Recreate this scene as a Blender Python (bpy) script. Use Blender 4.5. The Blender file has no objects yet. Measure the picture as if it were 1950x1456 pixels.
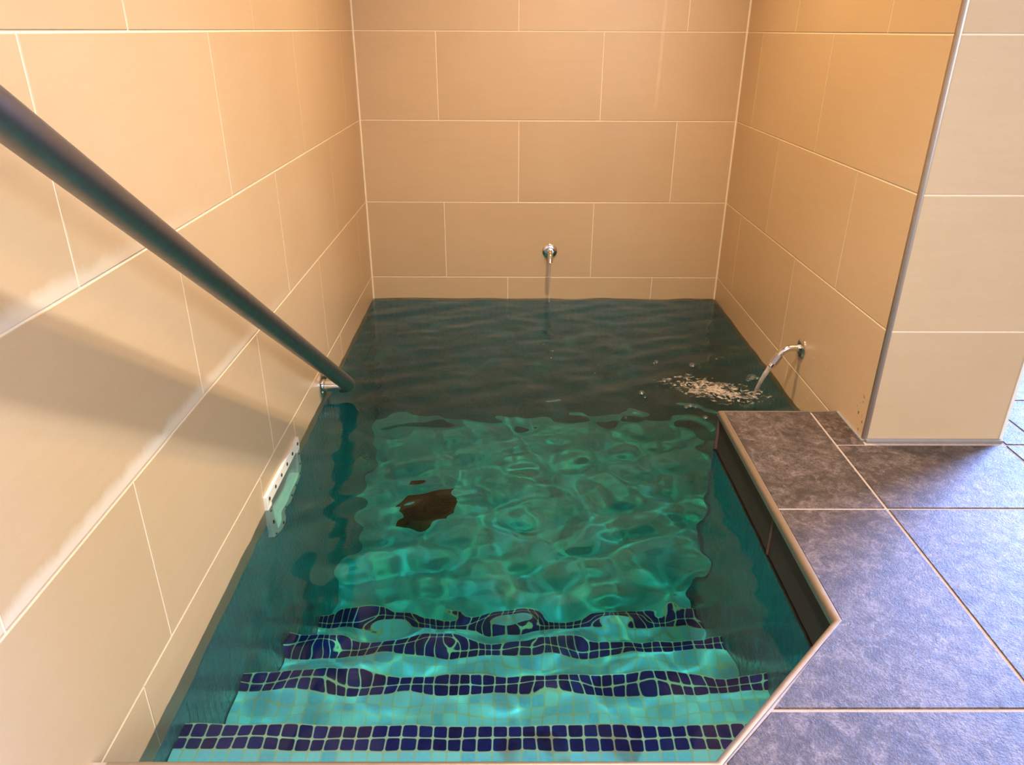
import bpy, bmesh, math, random
import numpy as np
from mathutils import Vector, Matrix
random.seed(7)
S = bpy.context.scene
COL = S.collection

# ------------------------------------------------------------------ camera
XL, XR, YB = -0.5562, 0.8517, 2.951          # left wall, right wall, back wall
YP, XP = 1.568, 1.181                        # front face / right face of the wall end
ZD = 0.114                                   # deck above water level (z = 0)
F_PX, PITCH, YAW, ROLL, CAM_H = 1429.48, 25.1547, 0.3305, 0.2639, 1.0021
cd = bpy.data.cameras.new('camera'); cam = bpy.data.objects.new('camera', cd); COL.objects.link(cam)
cd.sensor_fit = 'HORIZONTAL'; cd.sensor_width = 36.0; cd.lens = 36.0 * F_PX / 1950.0
cd.clip_start = 0.02
_pi, _ya, _ro = map(math.radians, (PITCH, YAW, ROLL))
_fw = Vector((math.sin(_ya)*math.cos(_pi), math.cos(_ya)*math.cos(_pi), -math.sin(_pi)))
_r = Vector((math.cos(_ya), -math.sin(_ya), 0)); _u = _r.cross(_fw)
_r2 = _r*math.cos(_ro) + _u*math.sin(_ro); _u2 = -_r*math.sin(_ro) + _u*math.cos(_ro)
cam.matrix_world = Matrix(((_r2.x, _u2.x, -_fw.x, 0), (_r2.y, _u2.y, -_fw.y, 0), (_r2.z, _u2.z, -_fw.z, CAM_H), (0, 0, 0, 1)))
S.camera = cam

# ------------------------------------------------------------------ world, lights, exposure
S.view_settings.view_transform = 'Standard'; S.view_settings.look = 'None'
S.view_settings.exposure = 0.0; S.view_settings.gamma = 1.0; S.view_settings.use_curve_mapping = False
S.cycles.use_denoising = True
S.cycles.max_bounces = 14; S.cycles.transmission_bounces = 12; S.cycles.glossy_bounces = 6; S.cycles.diffuse_bounces = 5
S.cycles.caustics_refractive = True; S.cycles.caustics_reflective = False
S.cycles.blur_glossy = 1.0; S.cycles.sample_clamp_indirect = 6.0
W = bpy.data.worlds.new('world'); S.world = W; W.use_nodes = True
W.node_tree.nodes['Background'].inputs[0].default_value = (0.75, 0.85, 1.0, 1); W.node_tree.nodes['Background'].inputs[1].default_value = 0.15

def light(name, kind, loc, target, power, color, size=None, size_y=None, radius=None, caustic=False, spot=None):
    l = bpy.data.lights.new(name, kind); o = bpy.data.objects.new(name, l); COL.objects.link(o)
    o.location = loc; l.energy = power; l.color = color
    d = Vector(target) - Vector(loc); o.rotation_euler = d.to_track_quat('-Z', 'Y').to_euler()
    if kind == 'AREA':
        l.shape = 'RECTANGLE'; l.size = size; l.size_y = size_y or size
    else:
        l.shadow_soft_size = radius
    if spot: l.spot_size = math.radians(spot); l.spot_blend = 1.0
    l.cycles.is_caustics_light = caustic
    return o
WARM = (1.0, 0.68, 0.35)
light('ceiling_lamp', 'SPOT', (0.26, 2.00, 2.36), (0.20, 2.02, 0), 245, WARM, radius=0.03, caustic=True, spot=108)
light('fill_spot_entry', 'SPOT', (0.09, 0.85, 2.42), (0.06, 1.00, 0), 275, (1.0, 0.95, 0.93), radius=0.03, caustic=True, spot=80)  # added spot that brightens the steps and the lower left wall
light('ceiling_lamp_front', 'SPOT', (1.26, 0.60, 2.42), (0.3, 1.0, 0), 32, (1.0, 0.62, 0.28), radius=0.10, spot=130)
light('window_daylight', 'AREA', (4.45, 3.5, 1.35), (0.5, 1.2, 0.6), 2900, (0.27, 0.42, 1.0), size=1.9, size_y=2.0)
light('entrance_daylight', 'AREA', (1.2, -2.2, 1.5), (0.9, 1.6, 0.6), 52, (0.93, 0.97, 0.98), size=1.6, size_y=1.6)
light('side_fill', 'AREA', (4.3, -0.4, 1.2), (-0.5, 0.8, 0.4), 95, (0.86, 0.94, 1.0), size=1.3, size_y=1.8)  # added area light to lift the left wall

# ------------------------------------------------------------------ node helpers
def new_mat(name):
    m = bpy.data.materials.new(name); m.use_nodes = True; nt = m.node_tree
    return m, nt, nt.nodes['Principled BSDF'], nt.nodes['Material Output']
class G:
    def __init__(s, nt): s.nt = nt
    def n(s, t, **kw):
        x = s.nt.nodes.new(t)
        for k, v in kw.items(): setattr(x, k, v)
        return x
    def put(s, sock, v):
        if hasattr(v, 'node'): s.nt.links.new(v, sock)
        else: sock.default_value = v
    def m(s, op, a, b=0.0, c=0.0):
        x = s.n('ShaderNodeMath', operation=op)
        for i, v in enumerate((a, b, c)): s.put(x.inputs[i], v)
        return x.outputs[0]
    def mix(s, f, a, b, mode='MIX'):
        x = s.n('ShaderNodeMix', data_type='RGBA', blend_type=mode)
        s.put(x.inputs[0], f); s.put(x.inputs[6], a); s.put(x.inputs[7], b)
        return x.outputs[2]
    def noise(s, vec, scale, detail=4.0, rough=0.55, dist=0.0, dim='3D'):
        x = s.n('ShaderNodeTexNoise', noise_dimensions=dim)
        s.put(x.inputs['Vector'], vec); x.inputs['Scale'].default_value = scale; x.inputs['Detail'].default_value = detail
        x.inputs['Roughness'].default_value = rough; x.inputs['Distortion'].default_value = dist
        return x.outputs['Fac']
    def ramp(s, f, stops, interp='LINEAR'):
        x = s.n('ShaderNodeValToRGB'); cr = x.color_ramp; cr.interpolation = interp
        while len(cr.elements) < len(stops): cr.elements.new(0.5)
        for e, (p, c) in zip(cr.elements, stops):
            e.position = p; e.color = c if len(c) == 4 else (*c, 1)
        s.put(x.inputs[0], f); return x.outputs[0]
    def rng(s, f, a, b, c, d):
        x = s.n('ShaderNodeMapRange'); s.put(x.inputs[0], f)
        for i, v in enumerate((a, b, c, d)): x.inputs[i+1].default_value = v
        return x.outputs[0]
    def pos(s): return s.n('ShaderNodeTexCoord').outputs['Object']
    def scale(s, v, xyz):
        x = s.n('ShaderNodeMapping'); s.put(x.inputs[0], v); x.inputs['Scale'].default_value = xyz; return x.outputs[0]
    def bump(s, h, strength, dist, bsdf):
        x = s.n('ShaderNodeBump'); s.put(x.inputs['Height'], h); x.inputs['Strength'].default_value = strength; x.inputs['Distance'].default_value = dist
        s.nt.links.new(x.outputs[0], bsdf.inputs['Normal'])
def rgb(r, g, b): # sRGB 0-255 -> linear
    f = lambda c: (c/255/12.92) if c/255 <= .04045 else ((c/255+.055)/1.055)**2.4
    return (f(r), f(g), f(b), 1)

# beige wall tile -----------------------------------------------------
def wall_tile_mat(name, stain=None):
    m, nt, b, out = new_mat(name); g = G(nt); p = g.pos()
    geo = g.n('ShaderNodeNewGeometry')
    streak = g.noise(g.scale(p, (1, 1, 9)), 6.0, 6, 0.6)
    cloud = g.noise(p, 3.5, 4, 0.55)
    fine = g.noise(g.scale(p, (1, 1, 3)), 60, 3, 0.6)
    base = g.ramp(geo.outputs['Random Per Island'], [(0, (0.525, 0.372, 0.218)), (1, (0.565, 0.405, 0.243))])
    c = g.mix(g.rng(streak, .3, .7, 0, .35), base, (0.490, 0.340, 0.190, 1))
    c = g.mix(g.rng(cloud, .35, .7, 0, .4), c, (0.600, 0.440, 0.275, 1))
    c = g.mix(g.rng(fine, .35, .7, 0, .18), c, (0.49, 0.335, 0.185, 1))
    rough = g.rng(cloud, .2, .8, .33, .37)
    sx = g.n('ShaderNodeSeparateXYZ'); g.put(sx.inputs[0], p)
    Y, Z, X = sx.outputs[1], sx.outputs[2], sx.outputs[0]
    if stain == 'left':   # limescale band just above two of the joints
        nn = g.noise(g.scale(p, (1, 7, 3)), 3.0, 5, 0.7)
        tot = None
        for zj, y0, y1 in ((0.698, 1.45, 0.75), (0.398, 2.0, 1.0)):
            h = g.m('SUBTRACT', Z, zj)
            w = g.m('MULTIPLY', nn, 0.055)
            k = g.m('MULTIPLY', g.m('GREATER_THAN', h, 0.0), g.rng(g.m('DIVIDE', h, w), 0.35, 1.0, 1, 0))
            k = g.m('MULTIPLY', k, g.rng(Y, y0, y1, 0, .62))
            tot = k if tot is None else g.m('MAXIMUM', tot, k)
        c = g.mix(tot, c, (0.74, 0.66, 0.54, 1)); rough = g.m('ADD', rough, g.m('MULTIPLY', tot, .3))
    if stain == 'back':   # dried water run on the upper right of the back wall
        nn = g.noise(g.scale(p, (30, 1, 3)), 4.0, 4, 0.7)
        d = g.m('ABSOLUTE', g.m('SUBTRACT', X, g.m('ADD', .5475, g.m('MULTIPLY', g.m('SUBTRACT', Z, .86), .02))))
        k = g.m('MULTIPLY', g.rng(d, .004, .0075, 1, 0), g.rng(Z, .70, .80, 0, 1))
        k = g.m('MULTIPLY', k, g.rng(nn, .35, .65, .1, .75))
        c = g.mix(g.m('MULTIPLY', k, .45), c, (0.80, 0.66, 0.46, 1))
    if stain == 'right':  # specks of dirt near the deck corner, spray droplets dried below the spout
        v = g.n('ShaderNodeTexVoronoi'); g.put(v.inputs['Vector'], p); v.inputs['Scale'].default_value = 85
        spot = g.rng(v.outputs['Distance'], .22, .34, 1, 0)
        dy = g.m('SUBTRACT', Y, 1.605); dz = g.m('SUBTRACT', Z, .165)
        rr = g.m('ADD', g.m('POWER', g.m('MULTIPLY', dy, 1.0), 2), g.m('POWER', g.m('MULTIPLY', dz, .45), 2))
        k = g.m('MULTIPLY', spot, g.rng(rr, .0002, .0009, 1, 0))
        k = g.m('MULTIPLY', k, g.m('GREATER_THAN', g.noise(p, 40, 2), .5))
        c = g.mix(g.m('MULTIPLY', k, .8), c, (0.06, 0.035, 0.02, 1))
        v2 = g.n('ShaderNodeTexVoronoi'); g.put(v2.inputs['Vector'], g.scale(p, (1, 1, .45))); v2.inputs['Scale'].default_value = 70
        sp2 = g.rng(v2.outputs['Distance'], .1, .2, 1, 0)
        r2 = g.m('ADD', g.m('POWER', g.m('SUBTRACT', Y, 1.93), 2), g.m('POWER', g.m('SUBTRACT', Z, .12), 2))
        k2 = g.m('MULTIPLY', g.m('MULTIPLY', sp2, g.rng(r2, .004, .035, 1, 0)), g.m('GREATER_THAN', g.noise(p, 25, 2), .52))
        c = g.mix(g.m('MULTIPLY', k2, .5), c, (0.85, 0.70, 0.50, 1))
    g.put(b.inputs['Base Color'], c); g.put(b.inputs['Roughness'], rough)
    g.bump(g.m('ADD', streak, g.m('MULTIPLY', fine, .4)), .12, .002, b)
    return m
M = {}
M['tile_left'] = wall_tile_mat('beige wall tile with limescale', 'left')
M['tile_back'] = wall_tile_mat('beige wall tile with water run', 'back')
M['tile_right'] = wall_tile_mat('beige wall tile with specks', 'right')
M['tile'] = wall_tile_mat('beige wall tile')
def simple(name, col, rough=.5, metal=0.0, noise_amt=.0, nscale=40, spec=None):
    m, nt, b, out = new_mat(name); g = G(nt)
    if noise_amt:
        f = g.noise(g.pos(), nscale, 4, .6)
        c = g.mix(g.rng(f, .3, .7, 0, noise_amt), (*col[:3], 1), tuple(x*.55 for x in col[:3]) + (1,))
        g.put(b.inputs['Base Color'], c); g.put(b.inputs['Roughness'], g.rng(f, .2, .8, rough*.95, min(1, rough*1.2)))
    else:
        b.inputs['Base Color'].default_value = (*col[:3], 1); b.inputs['Roughness'].default_value = rough
    b.inputs['Metallic'].default_value = metal
    if spec is not None: b.inputs['Specular IOR Level'].default_value = spec
    return m
M['grout'] = simple('cream wall grout', (0.80, 0.68, 0.52), .8, 0, .15, 90)
M['plaster'] = simple('tan plaster', (0.58, 0.46, 0.33), .85, 0, .08, 6)
M['deck_grout'] = simple('pinkish grey deck grout', (0.36, 0.28, 0.235), .85, 0, .45, 120)
M['sealant'] = simple('grey sealant', (0.22, 0.20, 0.19), .6, 0, .2, 60)
M['trim'] = simple('satin metal edge trim', (0.47, 0.405, 0.345), .36, .95, .12, 50)
M['chrome'] = simple('chrome', (0.74, 0.70, 0.65), .13, 1.0)
M['aerator'] = simple('grey metal nozzle', (0.40, 0.36, 0.33), .38, .8)
M['steel'] = simple('weathered brushed steel', (0.27, 0.26, 0.255), .40, 1.0, .30, 50)
M['abs'] = simple('white pool plastic', (0.82, 0.78, 0.66), .42, 0, .06, 40)
M['screw'] = simple('dark screw head', (0.06, 0.055, 0.05), .4, .6)
M['straw'] = simple('dry straw', (0.62, 0.44, 0.22), .8, 0, .3, 90)
M['bronze'] = simple('tarnished drain grate', (0.10, 0.045, 0.012), .55, .2, .4, 60)

# dark slate deck tile -----------------------------------------------
def deck_mat():
    m, nt, b, out = new_mat('dark grey brown slate deck tile'); g = G(nt); p = g.pos()
    geo = g.n('ShaderNodeNewGeometry')
    big = g.noise(p, 9, 6, .6, .4); mid = g.noise(p, 45, 8, .72); vein = g.noise(p, 70, 6, .7, 1.2)
    fine = g.noise(p, 260, 4, .65)
    c = g.ramp(big, [(.3, (0.0390, 0.0225, 0.0160)), (.7, (0.0680, 0.0430, 0.0330))])
    c = g.mix(g.rng(g.noise(p, 75, 6, .75, .5), .44, .62, 0, .8), c, (0.0860, 0.0570, 0.0450, 1))
    c = g.mix(g.rng(mid, .50, .66, 0, .75), c, (0.0224, 0.0132, 0.0092, 1))
    c = g.mix(g.rng(g.noise(p, 190, 5, .75, .8), .52, .66, 0, .7), c, (0.1320, 0.0977, 0.0825, 1))
    c = g.mix(g.rng(fine, .52, .7, 0, .45), c, (0.1584, 0.1221, 0.1056, 1))
    c = g.mix(g.rng(g.noise(p, 150, 5, .75), .54, .7, 0, .6), c, (0.0264, 0.0172, 0.0132, 1))
    patch = g.noise(p, 28, 5, .7, .8)
    c = g.mix(g.rng(patch, .40, .56, .75, 0), c, (.020, .0115, .0078, 1))
    c = g.mix(g.m('MULTIPLY', g.rng(patch, .52, .66, 0, .7), g.rng(g.noise(p, 130, 4, .7), .42, .56, 0, 1)), c, (.170, .132, .114, 1))
    thread = g.m('ABSOLUTE', g.m('SUBTRACT', vein, .5))
    c = g.mix(g.m('MULTIPLY', g.rng(thread, .0, .03, .55, 0), g.rng(big, .4, .65, 0, 1)), c, (0.2244, 0.1782, 0.1584, 1))
    c = g.mix(g.m('MULTIPLY', g.m('SUBTRACT', geo.outputs['Random Per Island'], .4), .25), c, (0.0660, 0.0561, 0.0528, 1))
    g.put(b.inputs['Base Color'], c); g.put(b.inputs['Roughness'], g.rng(mid, .3, .7, .5, .62)); b.inputs['Specular IOR Level'].default_value = .3
    g.bump(g.m('ADD', g.m('MULTIPLY', mid, .7), g.m('MULTIPLY', fine, .8)), .6, .0022, b)
    return m
M['deck'] = deck_mat()
M['facing'] = simple('wet dark brown edge tile', (0.20, 0.115, 0.07), .65, 0, .5, 30)  # separate brown tone from the deck tile, mottled by noise
M['facing_joint'] = simple('dark damp joint', (0.03, 0.02, 0.015), .6)

# mosaic -------------------------------------------------------------
PITCH_T = 0.0257
def mosaic_mat(name, stops, grout, rough=.18):
    m, nt, b, out = new_mat(name); g = G(nt)
    uv = g.n('ShaderNodeUVMap').outputs[0]
    t = g.scale(uv, (1/PITCH_T, 1/PITCH_T, 1))
    s = g.n('ShaderNodeSeparateXYZ'); g.put(s.inputs[0], t)
    ds = []
    for k in (0, 1):
        fr = g.m('FRACT', s.outputs[k]); ds.append(g.m('SUBTRACT', .5, g.m('ABSOLUTE', g.m('SUBTRACT', fr, .5))))
    # rounded-square distance to the tile edge
    r = .16; e = .055
    qx = g.m('MAXIMUM', g.m('SUBTRACT', r + e, ds[0]), 0); qy = g.m('MAXIMUM', g.m('SUBTRACT', r + e, ds[1]), 0)
    d = g.m('SQRT', g.m('ADD', g.m('POWER', qx, 2), g.m('POWER', qy, 2)))
    tile = g.rng(d, r - .02, r + .03, 1, 0)
    fl = g.n('ShaderNodeVectorMath', operation='FLOOR'); g.put(fl.inputs[0], t)
    wn = g.n('ShaderNodeTexWhiteNoise', noise_dimensions='2D'); g.put(wn.inputs['Vector'], fl.outputs[0])
    c = g.ramp(wn.outputs['Value'], stops)
    nz = g.noise(g.scale(uv, (1, 1, 1)), 130, 3, .6)
    c = g.mix(g.rng(nz, .35, .75, 0, .25), c, tuple(min(1, x*1.5 + .03) for x in stops[-1][1]) + (1,))
    c = g.mix(tile, (*grout, 1), c)
    g.put(b.inputs['Base Color'], c); g.put(b.inputs['Roughness'], g.rng(tile, 0, 1, .8, rough))
    b.inputs['Specular IOR Level'].default_value = 0.25
    return m
M['mos'] = mosaic_mat('turquoise glass mosaic', [(0, (.25, .48, .66)), (.35, (.38, .62, .74)), (.7, (.48, .68, .72)), (1, (.30, .56, .78))], (.66, .55, .40))
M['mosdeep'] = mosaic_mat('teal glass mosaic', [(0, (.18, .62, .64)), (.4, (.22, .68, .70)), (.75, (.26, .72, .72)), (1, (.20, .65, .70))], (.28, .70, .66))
M['moswall_shaded'] = mosaic_mat('teal glass mosaic in painted shade', [(0, (.060, .215, .265)), (.4, (.070, .245, .295)), (.75, (.082, .265, .31)), (1, (.064, .23, .285))], (.085, .26, .30))  # same tile as the floor, underwater wall shade put into its colour
M['mosblue'] = mosaic_mat('cobalt blue glass mosaic', [(0, (.006, .004, .060)), (.4, (.009, .006, .105)), (.8, (.013, .010, .140)), (1, (.022, .020, .120))], (.70, .55, .38), .12)

# water ---------------------------------------------------------------
def water_mat():
    m, nt, b, out = new_mat('clear pool water'); nt.nodes.remove(b)
    gl = nt.nodes.new('ShaderNodeBsdfGlass'); gl.inputs['IOR'].default_value = 1.333; gl.inputs['Roughness'].default_value = 0.0
    va = nt.nodes.new('ShaderNodeVolumeAbsorption')
    a = (0.90, 0.19, 0.215); dn = 1.6
    va.inputs['Density'].default_value = dn; va.inputs['Color'].default_value = tuple(1 - x/dn for x in a) + (1,)
    nt.links.new(gl.outputs[0], out.inputs['Surface']); nt.links.new(va.outputs[0], out.inputs['Volume'])
    return m
M['water'] = water_mat()
def jet_mat(name, alpha, col):
    m, nt, b, out = new_mat(name); g = G(nt)
    b.inputs['Base Color'].default_value = (*col, 1); b.inputs['Roughness'].default_value = .15; b.inputs['IOR'].default_value = 1.33
    f = g.noise(g.scale(g.pos(), (1, 1, .3)), 160, 3, .6)
    g.put(b.inputs['Alpha'], g.rng(f, .3, .7, alpha*.7, min(1, alpha*1.3)))
    return m
M['jet'] = jet_mat('aerated running water', .5, (.60, .50, .41))
M['trickle'] = jet_mat('clear trickle of water', .22, (.85, .80, .72))
def foam_mat():
    m, nt, b, out = new_mat('lacy foam of air bubbles'); g = G(nt); p = g.pos()
    sx = g.n('ShaderNodeSeparateXYZ'); g.put(sx.inputs[0], p); X, Y = sx.outputs[0], sx.outputs[1]
    u = g.m('DIVIDE', g.m('SUBTRACT', X, .635), .150)
    v = g.m('DIVIDE', g.m('SUBTRACT', Y, g.m('ADD', 2.085, g.m('MULTIPLY', g.m('SUBTRACT', .64, X), .35))), .085)
    r = g.m('SQRT', g.m('ADD', g.m('MULTIPLY', u, u), g.m('MULTIPLY', v, v)))
    n1 = g.rng(g.noise(p, 26, 7, .66, 1.6), .25, .75, .05, .95); n2 = g.noise(p, 85, 4, .6, .8)
    vo = g.n('ShaderNodeTexVoronoi', feature='DISTANCE_TO_EDGE'); g.put(vo.inputs['Vector'], p); vo.inputs['Scale'].default_value = 55
    lace = g.rng(vo.outputs['Distance'], .02, .25, .07, -.05)
    d = g.m('ADD', g.m('ADD', n1, g.m('MULTIPLY', g.m('SUBTRACT', n2, .5), .5)), g.m('ADD', g.m('MULTIPLY', g.m('SUBTRACT', 1, r), .34), lace))
    a = g.rng(d, .60, .84, 0, .60)
    a = g.m('MULTIPLY', a, g.rng(r, 1.0, 1.45, 1, 0))
    b.inputs['Base Color'].default_value = (.62, .52, .42, 1); b.inputs['Roughness'].default_value = .25
    g.put(b.inputs['Alpha'], a); g.bump(g.m('ADD', n2, g.m('MULTIPLY', n1, .6)), .8, .006, b)
    return m
M['foam'] = foam_mat()
def bubble_mat():
    m, nt, b, out = new_mat('thin clear bubble film'); nt.nodes.remove(b)
    tr = nt.nodes.new('ShaderNodeBsdfTransparent'); gs = nt.nodes.new('ShaderNodeBsdfGlossy'); gs.inputs['Roughness'].default_value = .06
    mx = nt.nodes.new('ShaderNodeMixShader'); fr = nt.nodes.new('ShaderNodeLayerWeight'); fr.inputs['Blend'].default_value = .35
    g = G(nt); g.put(mx.inputs[0], g.rng(fr.outputs['Fresnel'], 0, .8, .16, .85))
    nt.links.new(tr.outputs[0], mx.inputs[1]); nt.links.new(gs.outputs[0], mx.inputs[2]); nt.links.new(mx.outputs[0], out.inputs['Surface'])
    return m
M['bubble'] = bubble_mat()

# ------------------------------------------------------------------ object helpers
def tag(o, label=None, cat=None, group=None, kind=None):
    if label: o['label'] = label
    if cat: o['category'] = cat
    if group: o['group'] = group
    if kind: o['kind'] = kind
    return o
def link(name, bm, mats, parent=None, smooth=False):
    me = bpy.data.meshes.new(name); bm.to_mesh(me); bm.free()
    for m in (mats if isinstance(mats, (list, tuple)) else [mats]): me.materials.append(m)
    o = bpy.data.objects.new(name, me); COL.objects.link(o)
    if smooth:
        for p in me.polygons: p.use_smooth = True
    if parent is not None:
        o.parent = parent; o.matrix_parent_inverse = Matrix.Translation(-Vector(parent.location))
    return o
def empty(name, loc):
    o = bpy.data.objects.new(name, None); COL.objects.link(o); o.location = loc; o.empty_display_size = .05; return o
def quad(bm, pts, mi=0, uv=None, uvl=None):
    f = bm.faces.new([bm.verts.new(p) for p in pts]); f.material_index = mi
    if uv is not None:
        for l, c in zip(f.loops, uv): l[uvl].uv = c
    return f
def box(bm, a, b, mi=0, bevel=0.0, seg=2):
    a = Vector(a); b = Vector(b)
    vs = [bm.verts.new((x, y, z)) for x in (a.x, b.x) for y in (a.y, b.y) for z in (a.z, b.z)]
    fs = [bm.faces.new([vs[i] for i in q]) for q in ((0, 1, 3, 2), (4, 6, 7, 5), (0, 4, 5, 1), (2, 3, 7, 6), (0, 2, 6, 4), (1, 5, 7, 3))]
    for f in fs: f.material_index = mi
    if bevel:
        es = list({e for f in fs for e in f.edges})
        bmesh.ops.bevel(bm, geom=es, offset=bevel, segments=seg, affect='EDGES', profile=.6)
def tube(bm, path, radii, n=20, cap=True):
    path = [Vector(p) for p in path]
    if not isinstance(radii, (list, tuple)): radii = [radii]*len(path)
    ref = None; rings = []
    for i, p in enumerate(path):
        t = (path[min(i+1, len(path)-1)] - path[max(i-1, 0)]).normalized()
        if ref is None:
            ref = Vector((0, 0, 1)) if abs(t.z) < .9 else Vector((0, 1, 0))
        a = (ref - t*ref.dot(t)).normalized(); ref = a; b = t.cross(a)
        rings.append([bm.verts.new(p + (a*math.cos(2*math.pi*k/n) + b*math.sin(2*math.pi*k/n))*radii[i]) for k in range(n)])
    for r0, r1 in zip(rings, rings[1:]):
        for k in range(n): bm.faces.new((r0[k], r0[(k+1) % n], r1[(k+1) % n], r1[k]))
    if cap:
        bm.faces.new(list(reversed(rings[0]))); bm.faces.new(rings[-1])
def lathe(bm, prof, origin, axis, n=40):
    axis = Vector(axis).normalized(); a = axis.orthogonal().normalized(); b = axis.cross(a); o = Vector(origin)
    rings = []
    for h, r in prof:
        rings.append([bm.verts.new(o + axis*h + (a*math.cos(2*math.pi*k/n) + b*math.sin(2*math.pi*k/n))*max(r, 1e-5)) for k in range(n)])
    for r0, r1 in zip(rings, rings[1:]):
        for k in range(n): bm.faces.new((r0[k], r0[(k+1) % n], r1[(k+1) % n], r1[k]))
    bm.faces.new(rings[-1]); bm.faces.new(list(reversed(rings[0])))
def arc(p0, p1, p2, n=8):      # quadratic bezier
    p0, p1, p2 = map(Vector, (p0, p1, p2))
    return [p0*(1-t)**2 + p1*2*t*(1-t) + p2*t*t for t in [i/n for i in range(n+1)]]
def auto_smooth(o, ang=35):
    for p in o.data.polygons: p.use_smooth = True
    o.data.set_sharp_from_angle(angle=math.radians(ang))

# ------------------------------------------------------------------ tiled walls
ROW0, ROWH = 0.0914, 0.3022
GAP, PROUD = 0.0034, 0.0010
def tile_rows(z0, z1):
    zs = [z0] + [ROW0 + ROWH*k for k in range(-1, 12) if z0 + .02 < ROW0 + ROWH*k < z1 - .02] + [z1]
    return list(zip(zs, zs[1:]))
def tiled(bm, to3, u0, u1, z0, z1, offs, holes=(), width=.6, extra=None):
    """to3(u, z, d): d = distance out of the wall. slot 0 = tile, slot 1 = grout"""
    def rect(ua, ub, za, zb):
        g = GAP/2; c = .0009
        A = [(ua+g, za+g), (ub-g, za+g), (ub-g, zb-g), (ua+g, zb-g)]
        B = [(ua+g+c, za+g+c), (ub-g-c, za+g+c), (ub-g-c, zb-g-c), (ua+g+c, zb-g-c)]
        va = [bm.verts.new(to3(u, z, -.004)) for u, z in A]; vm = [bm.verts.new(to3(u, z, -.0007)) for u, z in A]; vb = [bm.verts.new(to3(u, z, 0)) for u, z in B]
        bm.faces.new(vb)
        for p, q in ((va, vm), (vm, vb)):
            for k in range(4): bm.faces.new((p[k], p[(k+1) % 4], q[(k+1) % 4], q[k]))
    for za, zb in tile_rows(z0, z1):
        k = round((zb - ROW0)/ROWH) if zb < z1 - 1e-4 else round((za - ROW0)/ROWH) + 1
        us = [u0]
        if k in (extra or {}): js = extra[k]
        else:
            o = offs[k % 2]; js = [o + width*i for i in range(-20, 20)]
        us += [j for j in js if u0 + .012 < j < u1 - .012] + [u1]
        for ua, ub in zip(us, us[1:]):
            cut = None
            for h in holes:
                if ua < h[1] - 1e-4 and ub > h[0] + 1e-4 and za < h[3] - 1e-4 and zb > h[2] + 1e-4: cut = h
            if cut is None: rect(ua, ub, za, zb)
            else:
                if ua < cut[0] - .004: rect(ua, cut[0], za, zb)
                if ub > cut[1] + .004: rect(cut[1], ub, za, zb)
                if zb > cut[3] + .004: rect(max(ua, cut[0]), min(ub, cut[1]), cut[3], zb)
    # grout bed behind the tiles
    gr = [(u0, u1, z0, z1)]
    for h in holes:
        gr = [(u0, h[0], z0, z1), (h[1], u1, z0, z1), (h[0], h[1], h[3], z1)]
    for ua, ub, za, zb in gr:
        if zb - za > .002: quad(bm, [to3(ua, za, -PROUD), to3(ub, za, -PROUD), to3(ub, zb, -PROUD), to3(ua, zb, -PROUD)], 1)
ZC = 2.5           # ceiling
SK = (1.438, 1.722, -.065, .034)     # skimmer opening in the left wall (y0, y1, z0, z1)

bm = bmesh.new()   # left wall
tiled(bm, lambda u, z, d: (XL + d, u, z), -2.5, YB, -.065, ZC, (1.554 % .6, 1.828 % .6), holes=[SK],
      extra={0: [-2.1, -1.5, -.9, -.3, .25, .845, 1.438, 1.722, 2.32], 1: [.35+.6*k for k in range(-4, 5)],
             2: [1.235 + .597*k for k in range(-6, 3)], 3: [1.532+.595*k for k in range(-7, 3)], 4: [1.214 + .6*k for k in range(-6, 3)]})
bmesh.ops.recalc_face_normals(bm, faces=bm.faces)
wl = link('wall_left', bm, [M['tile_left'], M['grout']]); tag(wl, kind='structure')

bm = bmesh.new()   # back wall
tiled(bm, lambda u, z, d: (u, YB - d, z), XL, XR, -.028, ZC, (0, .3),
      extra={0: [-.002, .586], 1: [-.251, .334], 2: [.039, .63], 3: [-.261, .341], 4: [.036, .637]})
bmesh.ops.recalc_face_normals(bm, faces=bm.faces)
wb = link('wall_back', bm, [M['tile_back'], M['grout']]); tag(wb, kind='structure')

bm = bmesh.new()   # right wall: a thick wall whose tiled end stands on the deck
ex = {0: [2.09], 1: [1.572, 2.172, 2.742], 2: [1.874, 2.458], 3: [2.164, 2.764], 4: [1.86, 2.46]}
tiled(bm, lambda u, z, d: (XR - d, u, z), YP, YB, -.045, ZC, (1.57, 1.87), extra=ex)
tiled(bm, lambda u, z, d: (u, YP - d, z), XR + .006, XP, ZD, ZC, (0, 0), extra={k: [] for k in range(12)})
tiled(bm, lambda u, z, d: (XP + d, u, z), YP, 6.0, ZD, ZC, (.2, .5))
bmesh.ops.recalc_face_normals(bm, faces=bm.faces)
wr = link('wall_right', bm, [M['tile_right'], M['grout']]); tag(wr, kind='structure')

for nm, x_, sg in (('trim_6', XL, 1), ('trim_7', XR, -1)):
    bm = bmesh.new(); a_ = .0052
    pts = [(x_ - sg*.002, YB + .002), (x_ + sg*a_, YB + .002), (x_ + sg*a_, YB - .0008), (x_ + sg*a_*.45, YB - a_*.45), (x_ + sg*.0008, YB - a_), (x_ - sg*.002, YB - a_)]
    v0 = [bm.verts.new((x, y, -.02)) for x, y in pts]; v1 = [bm.verts.new((x, y, ZC)) for x, y in pts]
    for k in range(6): bm.faces.new((v0[k], v0[(k+1) % 6], v1[(k+1) % 6], v1[k]))
    bmesh.ops.recalc_face_normals(bm, faces=bm.faces); tag(link(nm, bm, M['grout']), kind='structure')

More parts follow.
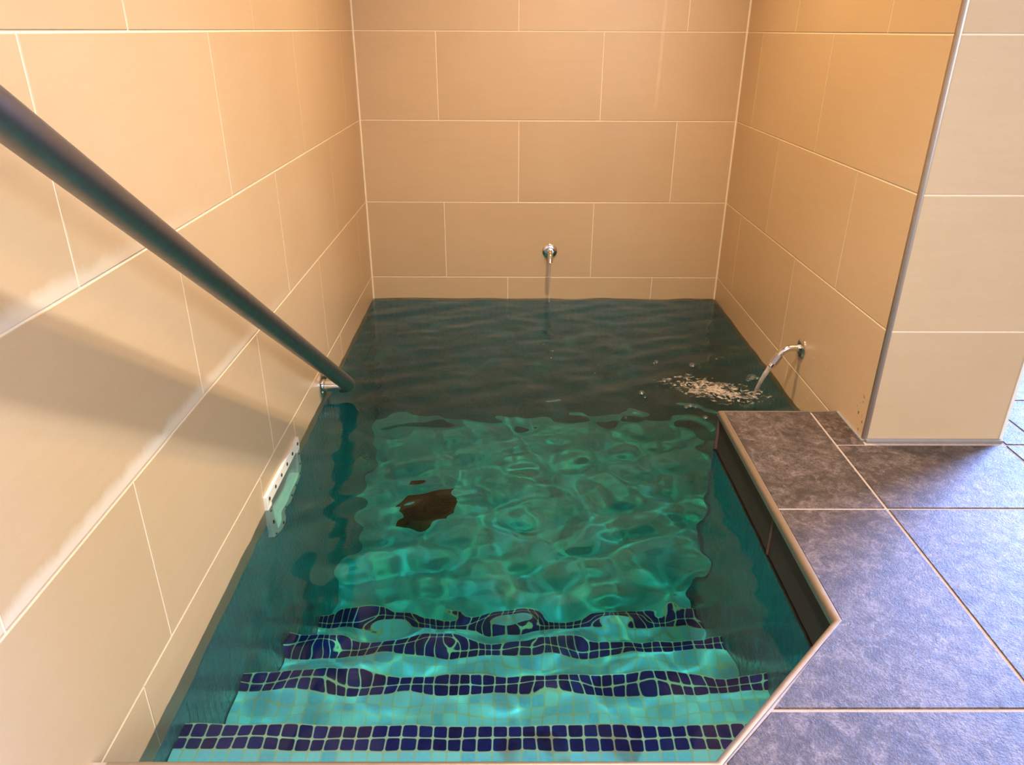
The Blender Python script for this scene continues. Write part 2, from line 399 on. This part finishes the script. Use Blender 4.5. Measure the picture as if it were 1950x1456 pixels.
# rest of the room the light comes through
bm = bmesh.new(); box(bm, (XL - .12, -2.62, ZC), (4.7, 6.1, ZC + .1)); tag(link('ceiling', bm, M['plaster']), kind='structure')
bm = bmesh.new(); box(bm, (4.55, -2.62, -.1), (4.7, 6.1, ZC)); tag(link('wall_window_side', bm, M['plaster']), kind='structure')
bm = bmesh.new(); box(bm, (XP, 6.0, -.1), (4.7, 6.1, ZC)); tag(link('wall_far', bm, M['plaster']), kind='structure')
bm = bmesh.new(); box(bm, (XL - .12, -2.62, -.1), (4.7, -2.5, ZC)); tag(link('wall_front', bm, M['plaster']), kind='structure')

# ------------------------------------------------------------------ deck
CX, CY0, CY1 = 0.5435, 0.965, 1.728       # curb edge x, near corner y, far end y
FX, FY = 0.28, 0.700                      # corner where the diagonal meets the front edge
TW = 0.0125                               # metal trim width
dg = Vector((CX + .006 - FX, CY0 - FY)).normalized(); dn = Vector((dg.y, -dg.x))   # along / outward from the pool
def diag_x(y, off=0.0):                   # x on the diagonal, pushed off away from the pool
    p = Vector((FX, FY)) + dn*off; return p.x + (y - p.y)*dg.x/dg.y
JG = .003
def deck_tile(bm, poly):
    n = len(poly); zt, c = ZD, .0012
    ctr = sum((Vector(p) for p in poly), Vector((0, 0)))/n
    inn = [Vector(p) + (ctr - Vector(p)).normalized()*c*1.4 for p in poly]
    v0 = [bm.verts.new((*p, zt - .012)) for p in poly]; v1 = [bm.verts.new((*p, zt - c)) for p in poly]; v2 = [bm.verts.new((*p, zt)) for p in inn]
    bm.faces.new(v2)
    for a, b in ((v0, v1), (v1, v2)):
        for k in range(n): bm.faces.new((a[k], a[(k+1) % n], b[(k+1) % n], b[k]))
def rt(bm, x0, x1, y0, y1):
    deck_tile(bm, [(x0 + JG, y0 + JG), (x1 - JG, y0 + JG), (x1 - JG, y1 - JG), (x0 + JG, y1 - JG)])
bm = bmesh.new()
XJ = [.780, 1.267, 1.754, 2.241, 2.728, 3.215, 3.702, 4.189, 4.55]
YJ = [-2.5, -2.218, -1.718, -1.218, -.718, -.218, .282, .780, 1.285]
e = CX + TW + .0015
deck_tile(bm, [(diag_x(.783, TW+.003), .783), (.777, .783), (.777, 1.282), (e, 1.282), (e, diag_x(0, 0)*0 + CY0 - .002)])
deck_tile(bm, [(e, 1.288), (.777, 1.288), (.777, CY1 - .004), (e, CY1 - .004)])
deck_tile(bm, [(.783, 1.551), (XR - .003, 1.551), (XR - .003, CY1 - .004), (.783, CY1 - .004)])
xc = FX + dn.x*(TW + .003)
deck_tile(bm, [(xc + .004, .285), (.777, .285), (.777, .777), (diag_x(.777, TW+.003), .777), (xc + .004, FY - .006)])
XF = [XL + .004, -.207, .284]
for a, b in zip(XF, XF[1:]):
    rt(bm, a, b, .282, FY - TW - .0005)
for y0, y1 in zip(YJ, YJ[1:]):
    for x0, x1 in zip(XJ, XJ[1:]):
        rt(bm, x0, x1, y0, y1)
    if y1 < .3:
        for x0, x1 in zip([XL+.004, -.207, .284], [-.207, .284, .78]): rt(bm, x0, x1, y0, y1)
rt(bm, .780, XP + .0, 1.285, 1.548)
rt(bm, XP, 1.267, 1.285, 1.548)
for x0, x1 in zip(XJ[1:], XJ[2:]): rt(bm, x0, x1, 1.285, 1.548)
YJ2 = [1.548, 1.785, 2.285, 2.785, 3.285, 3.785, 4.285, 4.785, 5.285, 5.785, 6.0]
for y0, y1 in zip(YJ2, YJ2[1:]):
    for x0, x1 in zip([XP + .004] + XJ[1:], XJ[1:]): rt(bm, x0, x1, y0, y1)
# grout bed (slot 1)
zg = ZD - .0022
for poly in ([(XL, -2.5), (4.55, -2.5), (4.55, FY - .004), (XL, FY - .004)],
             [(FX + .004, FY - .004), (4.55, FY - .004), (4.55, CY0), (CX + .01, CY0)],
             [(CX + .004, CY0), (4.55, CY0), (4.55, YP + .005), (CX + .004, YP + .005)],
             [(CX + .004, YP + .005), (XR, YP + .005), (XR, CY1 - .003), (CX + .004, CY1 - .003)],
             [(XP - .01, YP + .005), (4.55, YP + .005), (4.55, 6.0), (XP - .01, 6.0)]):
    f = bm.faces.new([bm.verts.new((*p, zg)) for p in poly]); f.material_index = 1
bmesh.ops.recalc_face_normals(bm, faces=bm.faces)
for f in bm.faces:
    if f.normal.z < -.5: f.normal_flip()
tag(link('floor', bm, [M['deck'], M['deck_grout']]), kind='structure')

# curb facing: dark tile pieces dropping from the deck edge to the water
bm = bmesh.new()
ZF = .0995
def facing(p0, p1, splits, zs):
    p0 = Vector(p0); p1 = Vector(p1); L = (p1 - p0).length; t = (p1 - p0)/L; nn = Vector((t.y, -t.x))
    def P(s, z, d): q = p0 + t*s + nn*(d - .0075); return (q.x, q.y, z)
    quad(bm, [P(0, -.012, .0012), P(L, -.012, .0012), P(L, ZF + .01, .0012), P(0, ZF + .01, .0012)], 1)
    ss = [0] + splits + [L]
    for a, b in zip(ss, ss[1:]):
        for za, zb in zip(zs, zs[1:]):
            g = .0012; A = [(a+g, za+g), (b-g, za+g), (b-g, zb-g), (a+g, zb-g)]
            v0 = [bm.verts.new(P(s, z, .005)) for s, z in A]; v1 = [bm.verts.new(P(s, z, 0)) for s, z in A]
            bm.faces.new(v1)
            for k in range(4): bm.faces.new((v0[k], v0[(k+1) % 4], v1[(k+1) % 4], v1[k]))
facing((CX + .002, CY1), (CX + .002, CY0), [.443], [-.012, ZF])
facing((CX + .002, CY0), (FX, FY + .002), [.2], [-.012, ZF])
facing((FX, FY + .002), (XL, FY + .002), [.3, .6], [-.012, ZF])
facing((XR, CY1 - .002), (CX, CY1 - .002), [.07], [-.012, ZF])
bmesh.ops.recalc_face_normals(bm, faces=bm.faces)
tag(link('trim_1', bm, [M['facing'], M['facing_joint']]), kind='structure')

# rounded metal trim along the pool edge, mitred at the corners
def sweep(path, prof, name, mat, closed=False):
    """path: 2-D points, prof: (offset to the right of travel, z)"""
    bm = bmesh.new(); P = [Vector(p) for p in path]; rings = []
    for i, p in enumerate(P):
        if i == 0: t = (P[1]-P[0]).normalized(); n = Vector((t.y, -t.x)); k = 1
        elif i == len(P)-1: t = (P[-1]-P[-2]).normalized(); n = Vector((t.y, -t.x)); k = 1
        else:
            a = (P[i]-P[i-1]).normalized(); b = (P[i+1]-P[i]).normalized()
            na = Vector((a.y, -a.x)); nb = Vector((b.y, -b.x)); n = (na+nb).normalized(); k = 1/max(.3, n.dot(na))
        rings.append([bm.verts.new((p.x + n.x*o*k, p.y + n.y*o*k, z)) for o, z in prof])
    m = len(prof)
    for r0, r1 in zip(rings, rings[1:]):
        for k in range(m): bm.faces.new((r0[k], r0[(k+1) % m], r1[(k+1) % m], r1[k]))
    bm.faces.new(rings[0]); bm.faces.new(list(reversed(rings[-1])))
    bmesh.ops.recalc_face_normals(bm, faces=bm.faces)
    o = link(name, bm, mat); auto_smooth(o, 40); return o
rr = TW
prof = [(rr, ZD - rr)] + [(rr - rr*math.sin(a)*1.0, ZD + .0012 - rr + rr*math.cos(a)) for a in [math.pi/2*k/7 for k in range(8)]] + [(-.0, ZF - .001), (.004, ZF - .001)]
prof = [(TW, ZD + .0012), (TW, ZD - .012), (.004, ZF - .002), (0, ZF - .002)] + [(TW*.85*(1 - math.sin(a)), ZD + .0012 - .011*(1 - math.cos(a))) for a in [math.pi/2*(1 - k/7) for k in range(8)]]
# travel direction chosen so that the deck lies to the right
tp = [(XR - .006, CY1), (CX, CY1), (CX, CY0), (FX, FY), (XL + .022, FY)]
pr = [(-o, z) for o, z in prof]
tag(sweep(tp, pr, 'trim_2', M['trim']), kind='structure')
# corner trims of the wall end, sealant along its foot
bm = bmesh.new()
r = .0095
pts = [(XR + r - r*math.cos(a), YP + r - r*math.sin(a)) for a in [math.pi/2*k/8 for k in range(9)]] + [(XR + r, YP + r)]
v0 = [bm.verts.new((x - .0025, y - .0025, ZD)) for x, y in pts]; v1 = [bm.verts.new((x - .0025, y - .0025, ZC)) for x, y in pts]
for k in range(len(pts)): bm.faces.new((v0[k], v0[(k+1) % len(pts)], v1[(k+1) % len(pts)], v1[k]))
bmesh.ops.recalc_face_normals(bm, faces=bm.faces)
o = link('trim_3', bm, M['trim']); auto_smooth(o); tag(o, kind='structure')
bm = bmesh.new(); box(bm, (XP - .004, YP - .002, ZD), (XP + .004, YP + .012, ZC), bevel=.001)
tag(link('trim_4', bm, simple('white pvc edge', (.75, .74, .70), .4)), kind='structure')
bm = bmesh.new(); box(bm, (XR + .004, YP - .010, ZD - .002), (XP + .002, YP + .004, ZD + .006), bevel=.002)
box(bm, (XR - .006, YP - .002, ZD - .002), (XR + .004, CY1 - .01, ZD + .003), bevel=.001)
tag(link('trim_5', bm, M['sealant']), kind='structure')

# ------------------------------------------------------------------ pool basin (mosaic)
ZB = -1.2
def mosaic_wall(bm, uvl, p0, p1, z0, z1, off=0, ext=.02):
    p0 = Vector(p0); p1 = Vector(p1); t_ = (p1-p0).normalized()*ext; p0 = p0 - t_; p1 = p1 + t_; L = (p1-p0).length
    quad(bm, [(*p0, z0), (*p1, z0), (*p1, z1), (*p0, z1)], 0, [(off, z0), (off+L, z0), (off+L, z1), (off, z1)], uvl)
bm = bmesh.new(); uvl = bm.loops.layers.uv.new('UVMap')
E = .003
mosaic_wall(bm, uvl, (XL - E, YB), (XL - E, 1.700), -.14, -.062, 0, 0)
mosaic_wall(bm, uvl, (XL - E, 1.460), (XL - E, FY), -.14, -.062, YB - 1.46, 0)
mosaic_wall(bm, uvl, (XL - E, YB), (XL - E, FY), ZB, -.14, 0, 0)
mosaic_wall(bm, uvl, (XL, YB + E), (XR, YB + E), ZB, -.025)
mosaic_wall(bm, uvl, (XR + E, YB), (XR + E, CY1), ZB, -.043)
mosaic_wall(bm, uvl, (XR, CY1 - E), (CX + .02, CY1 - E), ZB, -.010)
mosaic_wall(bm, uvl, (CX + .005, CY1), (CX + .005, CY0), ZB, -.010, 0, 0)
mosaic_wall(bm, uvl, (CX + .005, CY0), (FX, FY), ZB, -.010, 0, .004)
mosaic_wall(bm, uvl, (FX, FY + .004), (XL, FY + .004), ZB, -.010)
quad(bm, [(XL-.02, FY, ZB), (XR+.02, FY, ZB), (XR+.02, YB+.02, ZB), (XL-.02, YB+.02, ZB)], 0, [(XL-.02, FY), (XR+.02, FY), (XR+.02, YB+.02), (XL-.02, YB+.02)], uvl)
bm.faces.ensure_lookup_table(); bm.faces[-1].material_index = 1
basin = tag(link('pool_basin', bm, [M['moswall_shaded'], M['mosdeep']]), kind='structure')

# steps
NOSE = [.925, 1.187, 1.437, 1.700]; TREAD = [-.135, -.385, -.625, -.890]
names = ['shallowest turquoise mosaic pool step, right below the front metal edge', 'second mosaic pool step down from the front metal edge',
         'third mosaic pool step down from the front metal edge', 'deepest mosaic pool step, bordering the teal pool floor']
steps = []
for i, (yn, zt) in enumerate(zip(NOSE, TREAD)):
    y0 = FY if i == 0 else NOSE[i-1]; zb = TREAD[i+1] if i < 3 else ZB
    bm = bmesh.new(); uvl = bm.loops.layers.uv.new('UVMap'); yb = yn - 2*PITCH_T
    x0, x1 = XL - .001, CX + .0045
    off = XL - .35*PITCH_T
    def U(x): return (x - off)
    quad(bm, [(x0, y0, zt), (x1, y0, zt), (x1, yb, zt), (x0, yb, zt)], 0, [(U(x0), y0 - yb), (U(x1), y0 - yb), (U(x1), 0), (U(x0), 0)], uvl)
    quad(bm, [(x1, yn - .001, zt - 2*PITCH_T), (x0, yn - .001, zt - 2*PITCH_T), (x0, yn - .001, zb), (x1, yn - .001, zb)], 0, [(U(x1), 0), (U(x0), 0), (U(x0), zb - zt + 2*PITCH_T), (U(x1), zb - zt + 2*PITCH_T)], uvl)
    st = link('pool_step', bm, M['mos']); tag(st, names[i], 'pool step', 'mosaic steps leading down into the pool')
    bm = bmesh.new(); uvl = bm.loops.layers.uv.new('UVMap'); P2 = 2*PITCH_T
    quad(bm, [(x0, yb, zt), (x1, yb, zt), (x1, yn, zt), (x0, yn, zt)], 0, [(U(x0), 0), (U(x1), 0), (U(x1), P2), (U(x0), P2)], uvl)
    quad(bm, [(x0, yn, zt), (x1, yn, zt), (x1, yn, zt - P2), (x0, yn, zt - P2)], 0, [(U(x0), 0), (U(x1), 0), (U(x1), P2), (U(x0), P2)], uvl)
    nz = link('nosing', bm, M['mosblue'], st); nz['label'] = 'cobalt blue two row mosaic nosing'
    steps += [st, nz]

# drain on the pool floor
bm = bmesh.new()
dx, dy, hw = -.305, 2.405, .078
box(bm, (dx - hw, dy - hw, ZB), (dx + hw, dy + hw, ZB + .006), bevel=.002)
fr = bm
d0 = link('floor_drain', bm, M['bronze']); d0.location = (0, 0, 0)
tag(d0, 'dark brown square drain cover lying on the teal pool floor', 'drain')
bm = bmesh.new()
for k in range(9): box(bm, (dx - hw + .012, dy - hw + .014 + k*.0152, ZB + .006), (dx + hw - .012, dy - hw + .022 + k*.0152, ZB + .012), bevel=.001)
link('grate', bm, M['bronze'], d0)

# ------------------------------------------------------------------ water body
def wave(x, y):
    h = np.zeros_like(x)
    rs = np.random.RandomState(11)
    for lam, amp, n in ((.34, .0010, 6), (.18, .0009, 8), (.110, .00085, 12), (.070, .00036, 14), (.048, .00013, 14)):
        for _ in range(n):
            l = lam*rs.uniform(.75, 1.3); a = rs.uniform(0, 2*math.pi); ph = rs.uniform(0, 2*math.pi)
            h += amp/math.sqrt(n)*1.3*np.sin(2*math.pi/l*(x*math.cos(a) + y*math.sin(a)) + ph)
    # rings spreading from where the spout hits the surface
    for cx, cy, a0, l in ((.70, 2.06, .0013, .085), (.165, 2.90, .0003, .06)):
        d = np.sqrt((x-cx)**2 + (y-cy)**2)
        h += a0*np.exp(-d*3.2)*np.sin(2*math.pi*d/l + .8*np.sin(5*np.arctan2(y-cy, x-cx)))*np.clip(d/.05, 0, 1)
    # calmer towards the front steps
    calm = .58 + .42*np.clip((y - .75)/.55, 0, 1)
    return h*calm
bx0, bx1, by0, by1 = XL - .090, XR + .02, FY - .012, YB + .02
nx, ny = 260, 420
xs = np.linspace(bx0, bx1, nx); ys = np.linspace(by0, by1, ny)
XX, YY = np.meshgrid(xs, ys); ZZ = wave(XX, YY)
verts = np.stack([XX, YY, ZZ], -1).reshape(-1, 3).tolist(); faces = []
idx = lambda j, i: j*nx + i
for j in range(ny-1):
    for i in range(nx-1): faces.append((idx(j, i), idx(j, i+1), idx(j+1, i+1), idx(j+1, i)))
nb = len(verts); border = [idx(0, i) for i in range(nx)] + [idx(j, nx-1) for j in range(1, ny)] + [idx(ny-1, i) for i in range(nx-2, -1, -1)] + [idx(j, 0) for j in range(ny-2, 0, -1)]
top = [(v, verts[v]) for v in border]
low = []
for v, p in top: low.append(len(verts)); verts.append((p[0], p[1], ZB - .03))
nbd = len(border)
for k in range(nbd): faces.append((border[(k+1) % nbd], border[k], low[k], low[(k+1) % nbd]))
faces.append(tuple(reversed(low)))
me = bpy.data.meshes.new('pool_water'); me.from_pydata(verts, [], faces); me.update()
for p in me.polygons: p.use_smooth = abs(p.normal.z) > .5 and len(p.vertices) == 4
me.materials.append(M['water'])
water = bpy.data.objects.new('pool_water', me); COL.objects.link(water)
bmw = bmesh.new(); bmw.from_mesh(me); bmesh.ops.recalc_face_normals(bmw, faces=bmw.faces)
for ed in bmw.edges:
    if len(ed.link_faces) == 2 and abs(ed.link_faces[0].normal.z - ed.link_faces[1].normal.z) > .5: ed.smooth = False
bmw.to_mesh(me); bmw.free()
tag(water, 'clear green rippling water filling the tiled plunge pool', 'water', kind='stuff')
water.cycles.is_caustics_caster = True
for o in [basin, d0] + steps: o.cycles.is_caustics_receiver = True

# ------------------------------------------------------------------ handrail
RX = XL + .082; RR = .0215
def rail_pt(y): return Vector((RX, y, .927 - .691*(y - .744)))
hr = empty('handrail', (XL, 2.03, .04)); tag(hr, 'weathered round steel handrail sloping along the left tiled wall', 'handrail')
bm = bmesh.new()
end = rail_pt(2.03); d = (rail_pt(1) - rail_pt(0)).normalized()
a = end - d*.035; b = end + Vector((-.030, 0, 0))
top_ = rail_pt(.30)
path = arc(top_ + Vector((-.030, 0, 0)), top_ - d*.006, top_ + d*.035, 10) + [rail_pt(.36 + 1.6*k/24) for k in range(25)] + arc(a, end + d*.006, b, 10) 
tube(bm, path, RR, 28)
o = link('rail', bm, M['steel'], hr); auto_smooth(o, 50)
bm = bmesh.new(); tube(bm, [(XL + .003, 2.03, end.z - .0), (XL + .056, 2.03, end.z)], RR*.86, 28)
o = link('post', bm, M['chrome'], hr); auto_smooth(o, 50)
bm = bmesh.new(); tube(bm, [(XL + .003, .30, top_.z), (XL + .056, .30, top_.z)], RR*.86, 28)
o = link('post', bm, M['chrome'], hr); auto_smooth(o, 50)
bm = bmesh.new(); lathe(bm, [(0, .041), (.004, .041), (.0062, .038), (.0062, .019)], (XL, .30, top_.z), (1, 0, 0))
o = link('flange', bm, M['chrome'], hr); auto_smooth(o, 40)
bm = bmesh.new(); lathe(bm, [(0, .041), (.004, .041), (.0062, .038), (.0062, .019)], (XL, 2.03, .042), (1, 0, 0))
o = link('flange', bm, M['chrome'], hr); auto_smooth(o, 40)
for ang in (-60, 60, 180):
    bm = bmesh.new(); a_ = math.radians(ang - 90)
    lathe(bm, [(0, .0045), (.002, .0042), (.0032, .0025)], (XL + .0062, 2.03 + .031*math.cos(a_), .042 + .031*math.sin(a_)), (1, 0, 0), 12)
    link('screw', bm, M['chrome'], hr)

# ------------------------------------------------------------------ spouts
def spout(name, label, origin, out, side, reach, pts, nozzle):
    """origin on the wall, out = wall normal; pts: (distance out, drop) control points"""
    o = Vector(origin); n = Vector(out); dwn = Vector((0, 0, -1))
    P = lambda a, b: o + n*a + dwn*b
    t = empty(name, origin); tag(t, label, 'water spout', 'chrome water spouts on the walls')
    bm = bmesh.new(); lathe(bm, [(0, .029), (.0025, .029), (.0048, .0265), (.0062, .012)], o, n, 44); f = link('flange', bm, M['chrome'], t); auto_smooth(f, 40)
    bm = bmesh.new(); lathe(bm, [(.004, .0112), (.013, .0112), (.0145, .0098)], o, n, 6); c = link('collar', bm, M['chrome'], t)
    bm = bmesh.new(); p = [P(.004, 0)] + arc(P(pts[0][0], pts[0][1]), P(*pts[1]), P(*pts[2]), 12)
    tube(bm, p, .0096, 24); c = link('pipe', bm, M['chrome'], t); auto_smooth(c, 50)
    q0 = P(*pts[2]); dr = (P(*pts[2]) - P(*pts[1])).normalized()
    bm = bmesh.new()
    if nozzle == 'aerator':
        lathe(bm, [(-.002, .0096), (0, .0132), (.030, .0132), (.031, .0115)], q0, dr, 8); c = link('nozzle', bm, M['aerator'], t); c['label'] = 'faceted grey nozzle'
        bm = bmesh.new(); lathe(bm, [(.030, .0122), (.040, .0122), (.040, .0095), (.036, .0090)], q0, dr, 28); c = link('tip', bm, M['chrome'], t); auto_smooth(c, 40)
        return q0 + dr*.040, dr
    lathe(bm, [(-.001, .0088), (0, .0102), (.010, .0102), (.010, .0075), (.006, .0070)], q0, dr, 28); c = link('nozzle', bm, M['chrome'], t); auto_smooth(c, 40)
    return q0 + dr*.010, dr
tipR, dR = spout('water_spout', 'chrome water spout gushing from the right wall above the splash', (XR, 2.01, .171), (-1, 0, 0), 1, .07, [(.026, 0), (.050, 0), (.062, .022)], 'aerator')
tipB, dB = spout('water_spout', 'dripping chrome water spout centred low on the back wall', (.166, YB, .199), (0, -1, 0), 1, .06, [(.022, 0), (.044, .001), (.050, .024)], 'plain')

# running water
bm = bmesh.new()
land = Vector((.747, 2.045, .002))
p1 = tipR + dR*.5*(land - tipR).length
pts = arc(tipR - dR*.002, tipR + dR*.05, land, 14)
tube(bm, pts, [.0080 + .0005*math.sin(k*1.9) - .0035*k/14 for k in range(15)], 18)
o = link('water_jet', bm, M['jet'], smooth=True); tag(o, 'whitish jet of water pouring from the right wall spout', 'water jet')
bm = bmesh.new()
for dx_, r_ in ((-.003, .0016), (.0035, .0013)):
    tube(bm, [Vector((tipB.x + dx_*(1 - .6*k/10), tipB.y - .0015*k/10, tipB.z + .001 - (tipB.z)*k/10)) for k in range(11)], [r_*(1 - .04*k) for k in range(11)], 10)
o = link('water_trickle', bm, M['trickle'], smooth=True); tag(o, 'thin clear trickle falling from the back wall spout', 'water trickle')

# foam: lacy patch thrown off where the jet lands
def wave1(x, y): return float(wave(np.array([x]), np.array([y]))[0])
bm = bmesh.new(); st_ = .005; vm = {}
for i in range(int(.46/st_)):
    for j in range(int(.34/st_)):
        xx, yy = .42 + i*st_, 1.93 + j*st_
        if xx > XR - .012 or (xx > CX - .008 and yy < CY1 + .01): continue
        vm[(i, j)] = bm.verts.new((xx, yy, wave1(xx, yy) + .0012 + .0008*math.sin(71*xx + 40*yy)*math.sin(63*yy - 22*xx)))
for (i, j) in list(vm):
    k4 = [(i, j), (i+1, j), (i+1, j+1), (i, j+1)]
    if all(k in vm for k in k4):
        c = sum((vm[k].co for k in k4), Vector())/4
        u_, v_ = (c.x - .635)/.150, (c.y - (2.085 + .35*(.64 - c.x)))/.085
        if math.hypot(u_, v_) < 1.5: bm.faces.new([vm[k] for k in k4])
bmesh.ops.delete(bm, geom=[v for v in bm.verts if not v.link_faces], context='VERTS')
o = link('foam', bm, M['foam'], smooth=True); tag(o, 'lacy foam splashing on the water under the right wall spout', 'foam', kind='stuff')

# bubbles on the surface
def dome(bm, c, r, n=14, m=6):
    rings = []
    for k in range(m):
        a = math.pi/2*k/m*1.0
        rings.append([bm.verts.new((c[0] + r*math.cos(a)*math.cos(2*math.pi*i/n), c[1] + r*math.cos(a)*math.sin(2*math.pi*i/n), c[2] + r*.8*math.sin(a))) for i in range(n)])
    t = bm.verts.new((c[0], c[1], c[2] + r*.8))
    for r0, r1 in zip(rings, rings[1:]):
        for i in range(n): bm.faces.new((r0[i], r0[(i+1) % n], r1[(i+1) % n], r1[i]))
    for i in range(n): bm.faces.new((rings[-1][i], rings[-1][(i+1) % n], t))
BUB = [(.408, 2.060, .0105, 'largest clear bubble floating alone left of the foam'), (.413, 2.032, .0055, 'small bubble just in front of the large one left of the foam'),
       (.496, 2.302, .009, 'clear bubble floating alone behind the foam, left of the jet'), (.486, 2.292, .005, 'tiny bubble touching the one behind the foam'),
       (.535, 1.965, .0105, 'clear bubble in front of the foam near the slab corner'), (.522, 1.957, .0075, 'bubble to the left of the one before the foam'), (.548, 1.957, .006, 'bubble to the right of the one before the foam'),
       (.563, 1.893, .009, 'clear bubble nearest the slab corner'), (.336, 1.892, .0045, 'tiny bubble farthest left in front of the foam'),
       (.777, 2.170, .017, 'big frothy bubble between the jet and the right wall'), (.762, 2.155, .010, 'bubble beside the big one near the jet'),
       (.792, 2.165, .009, 'bubble between the big one and the right wall'), (.704, 2.325, .005, 'tiny bubble floating behind the foam near the right wall'),
       (.281, 2.207, .0045, 'tiny bubble farthest left behind the foam'), (.608, 2.262, .012, 'clear bubble on the rear tip of the foam'), (.494, 2.150, .010, 'clear bubble on the left tip of the foam')]
for x, y, r, lab in BUB:
    bm = bmesh.new(); dome(bm, (0, 0, 0), r); o = link('bubble', bm, M['bubble'], smooth=True)
    o.location = (x, y, wave1(x, y) - .0002); tag(o, lab, 'bubble', 'bubbles floating around the splash')

# ------------------------------------------------------------------ skimmer in the left wall
y0, y1, z0, z1 = 1.438, 1.722, -.152, .036
sk = empty('pool_skimmer', (XL, (y0+y1)/2, 0)); tag(sk, 'white plastic pool skimmer set into the left wall at the waterline', 'skimmer')
PX = .007; skp = []
oy0, oy1, oz0, oz1 = y0 + .028, y1 - .028, -.120, .008      # opening
for nm, a, b in (('top_flange', (y0, oz1), (y1, z1)), ('side_flange', (y0, oz0), (oy0, oz1)), ('side_flange', (oy1, oz0), (y1, oz1)), ('bottom_flange', (y0, z0), (y1, oz0))):
    bm = bmesh.new(); box(bm, (XL - .004, a[0], a[1]), (XL + PX, b[0], b[1]), bevel=.0015); skp.append(link(nm, bm, M['abs'], sk))
bm = bmesh.new(); dp = .082; xa, xb = XL - dp, XL - .002
quad(bm, [(xa, oy0, oz0), (xb, oy0, oz0), (xb, oy1, oz0), (xa, oy1, oz0)])
quad(bm, [(xa, oy0, .05), (xb, oy0, .05), (xb, oy1, .05), (xa, oy1, .05)])
quad(bm, [(xa, oy0, oz0), (xb, oy0, oz0), (xb, oy0, .05), (xa, oy0, .05)])
quad(bm, [(xa, oy1, oz0), (xb, oy1, oz0), (xb, oy1, .05), (xa, oy1, .05)])
quad(bm, [(xa, oy0, oz0), (xa, oy1, oz0), (xa, oy1, .05), (xa, oy0, .05)])
skp.append(link('throat', bm, M['abs'], sk))
sc = [(y0 + .016 + (y1 - y0 - .032)*k/5, .023) for k in range(6)] + [(y0 + .013, z) for z in (-.020, -.075, -.138)] + [(y1 - .013, z) for z in (-.020, -.075, -.138)] + [(y0 + .065 + k*.052, -.138) for k in range(4)]
for yy, zz in sc:
    bm = bmesh.new(); lathe(bm, [(0, .0046), (.0012, .0044), (.0020, .0028)], (XL + PX, yy, zz), (1, 0, 0), 14); link('screw', bm, M['screw'], sk)
for o in skp: o.cycles.is_caustics_receiver = True
# dry straw floating in the opening
for k, (ya, yb_, xo, w, lab) in enumerate(((1.475, 1.655, -.012, .0034, 'longest dry straw blade floating along the skimmer opening'), (1.56, 1.685, -.030, .0028, 'short dry straw blade deeper inside the skimmer opening'),
                                      (1.470, 1.515, .000, .0020, 'pale curved straw wisp at the near end of the skimmer'))):
    bm = bmesh.new(); P = []
    for i in range(13):
        t_ = i/12; P.append(Vector((XL + xo - .018*t_ + .004*math.sin(5*t_ + k), ya + (yb_-ya)*t_, .0015 + .004*math.sin(math.pi*t_) + .0008*k)))
    tube(bm, P, [w*(.35 + .65*math.sin(math.pi*min(1, .08 + i/12*.9))) for i in range(13)], 8)
    o = link('straw', bm, M['straw'], smooth=True); tag(o, lab, 'straw', 'dry straw caught in the skimmer')
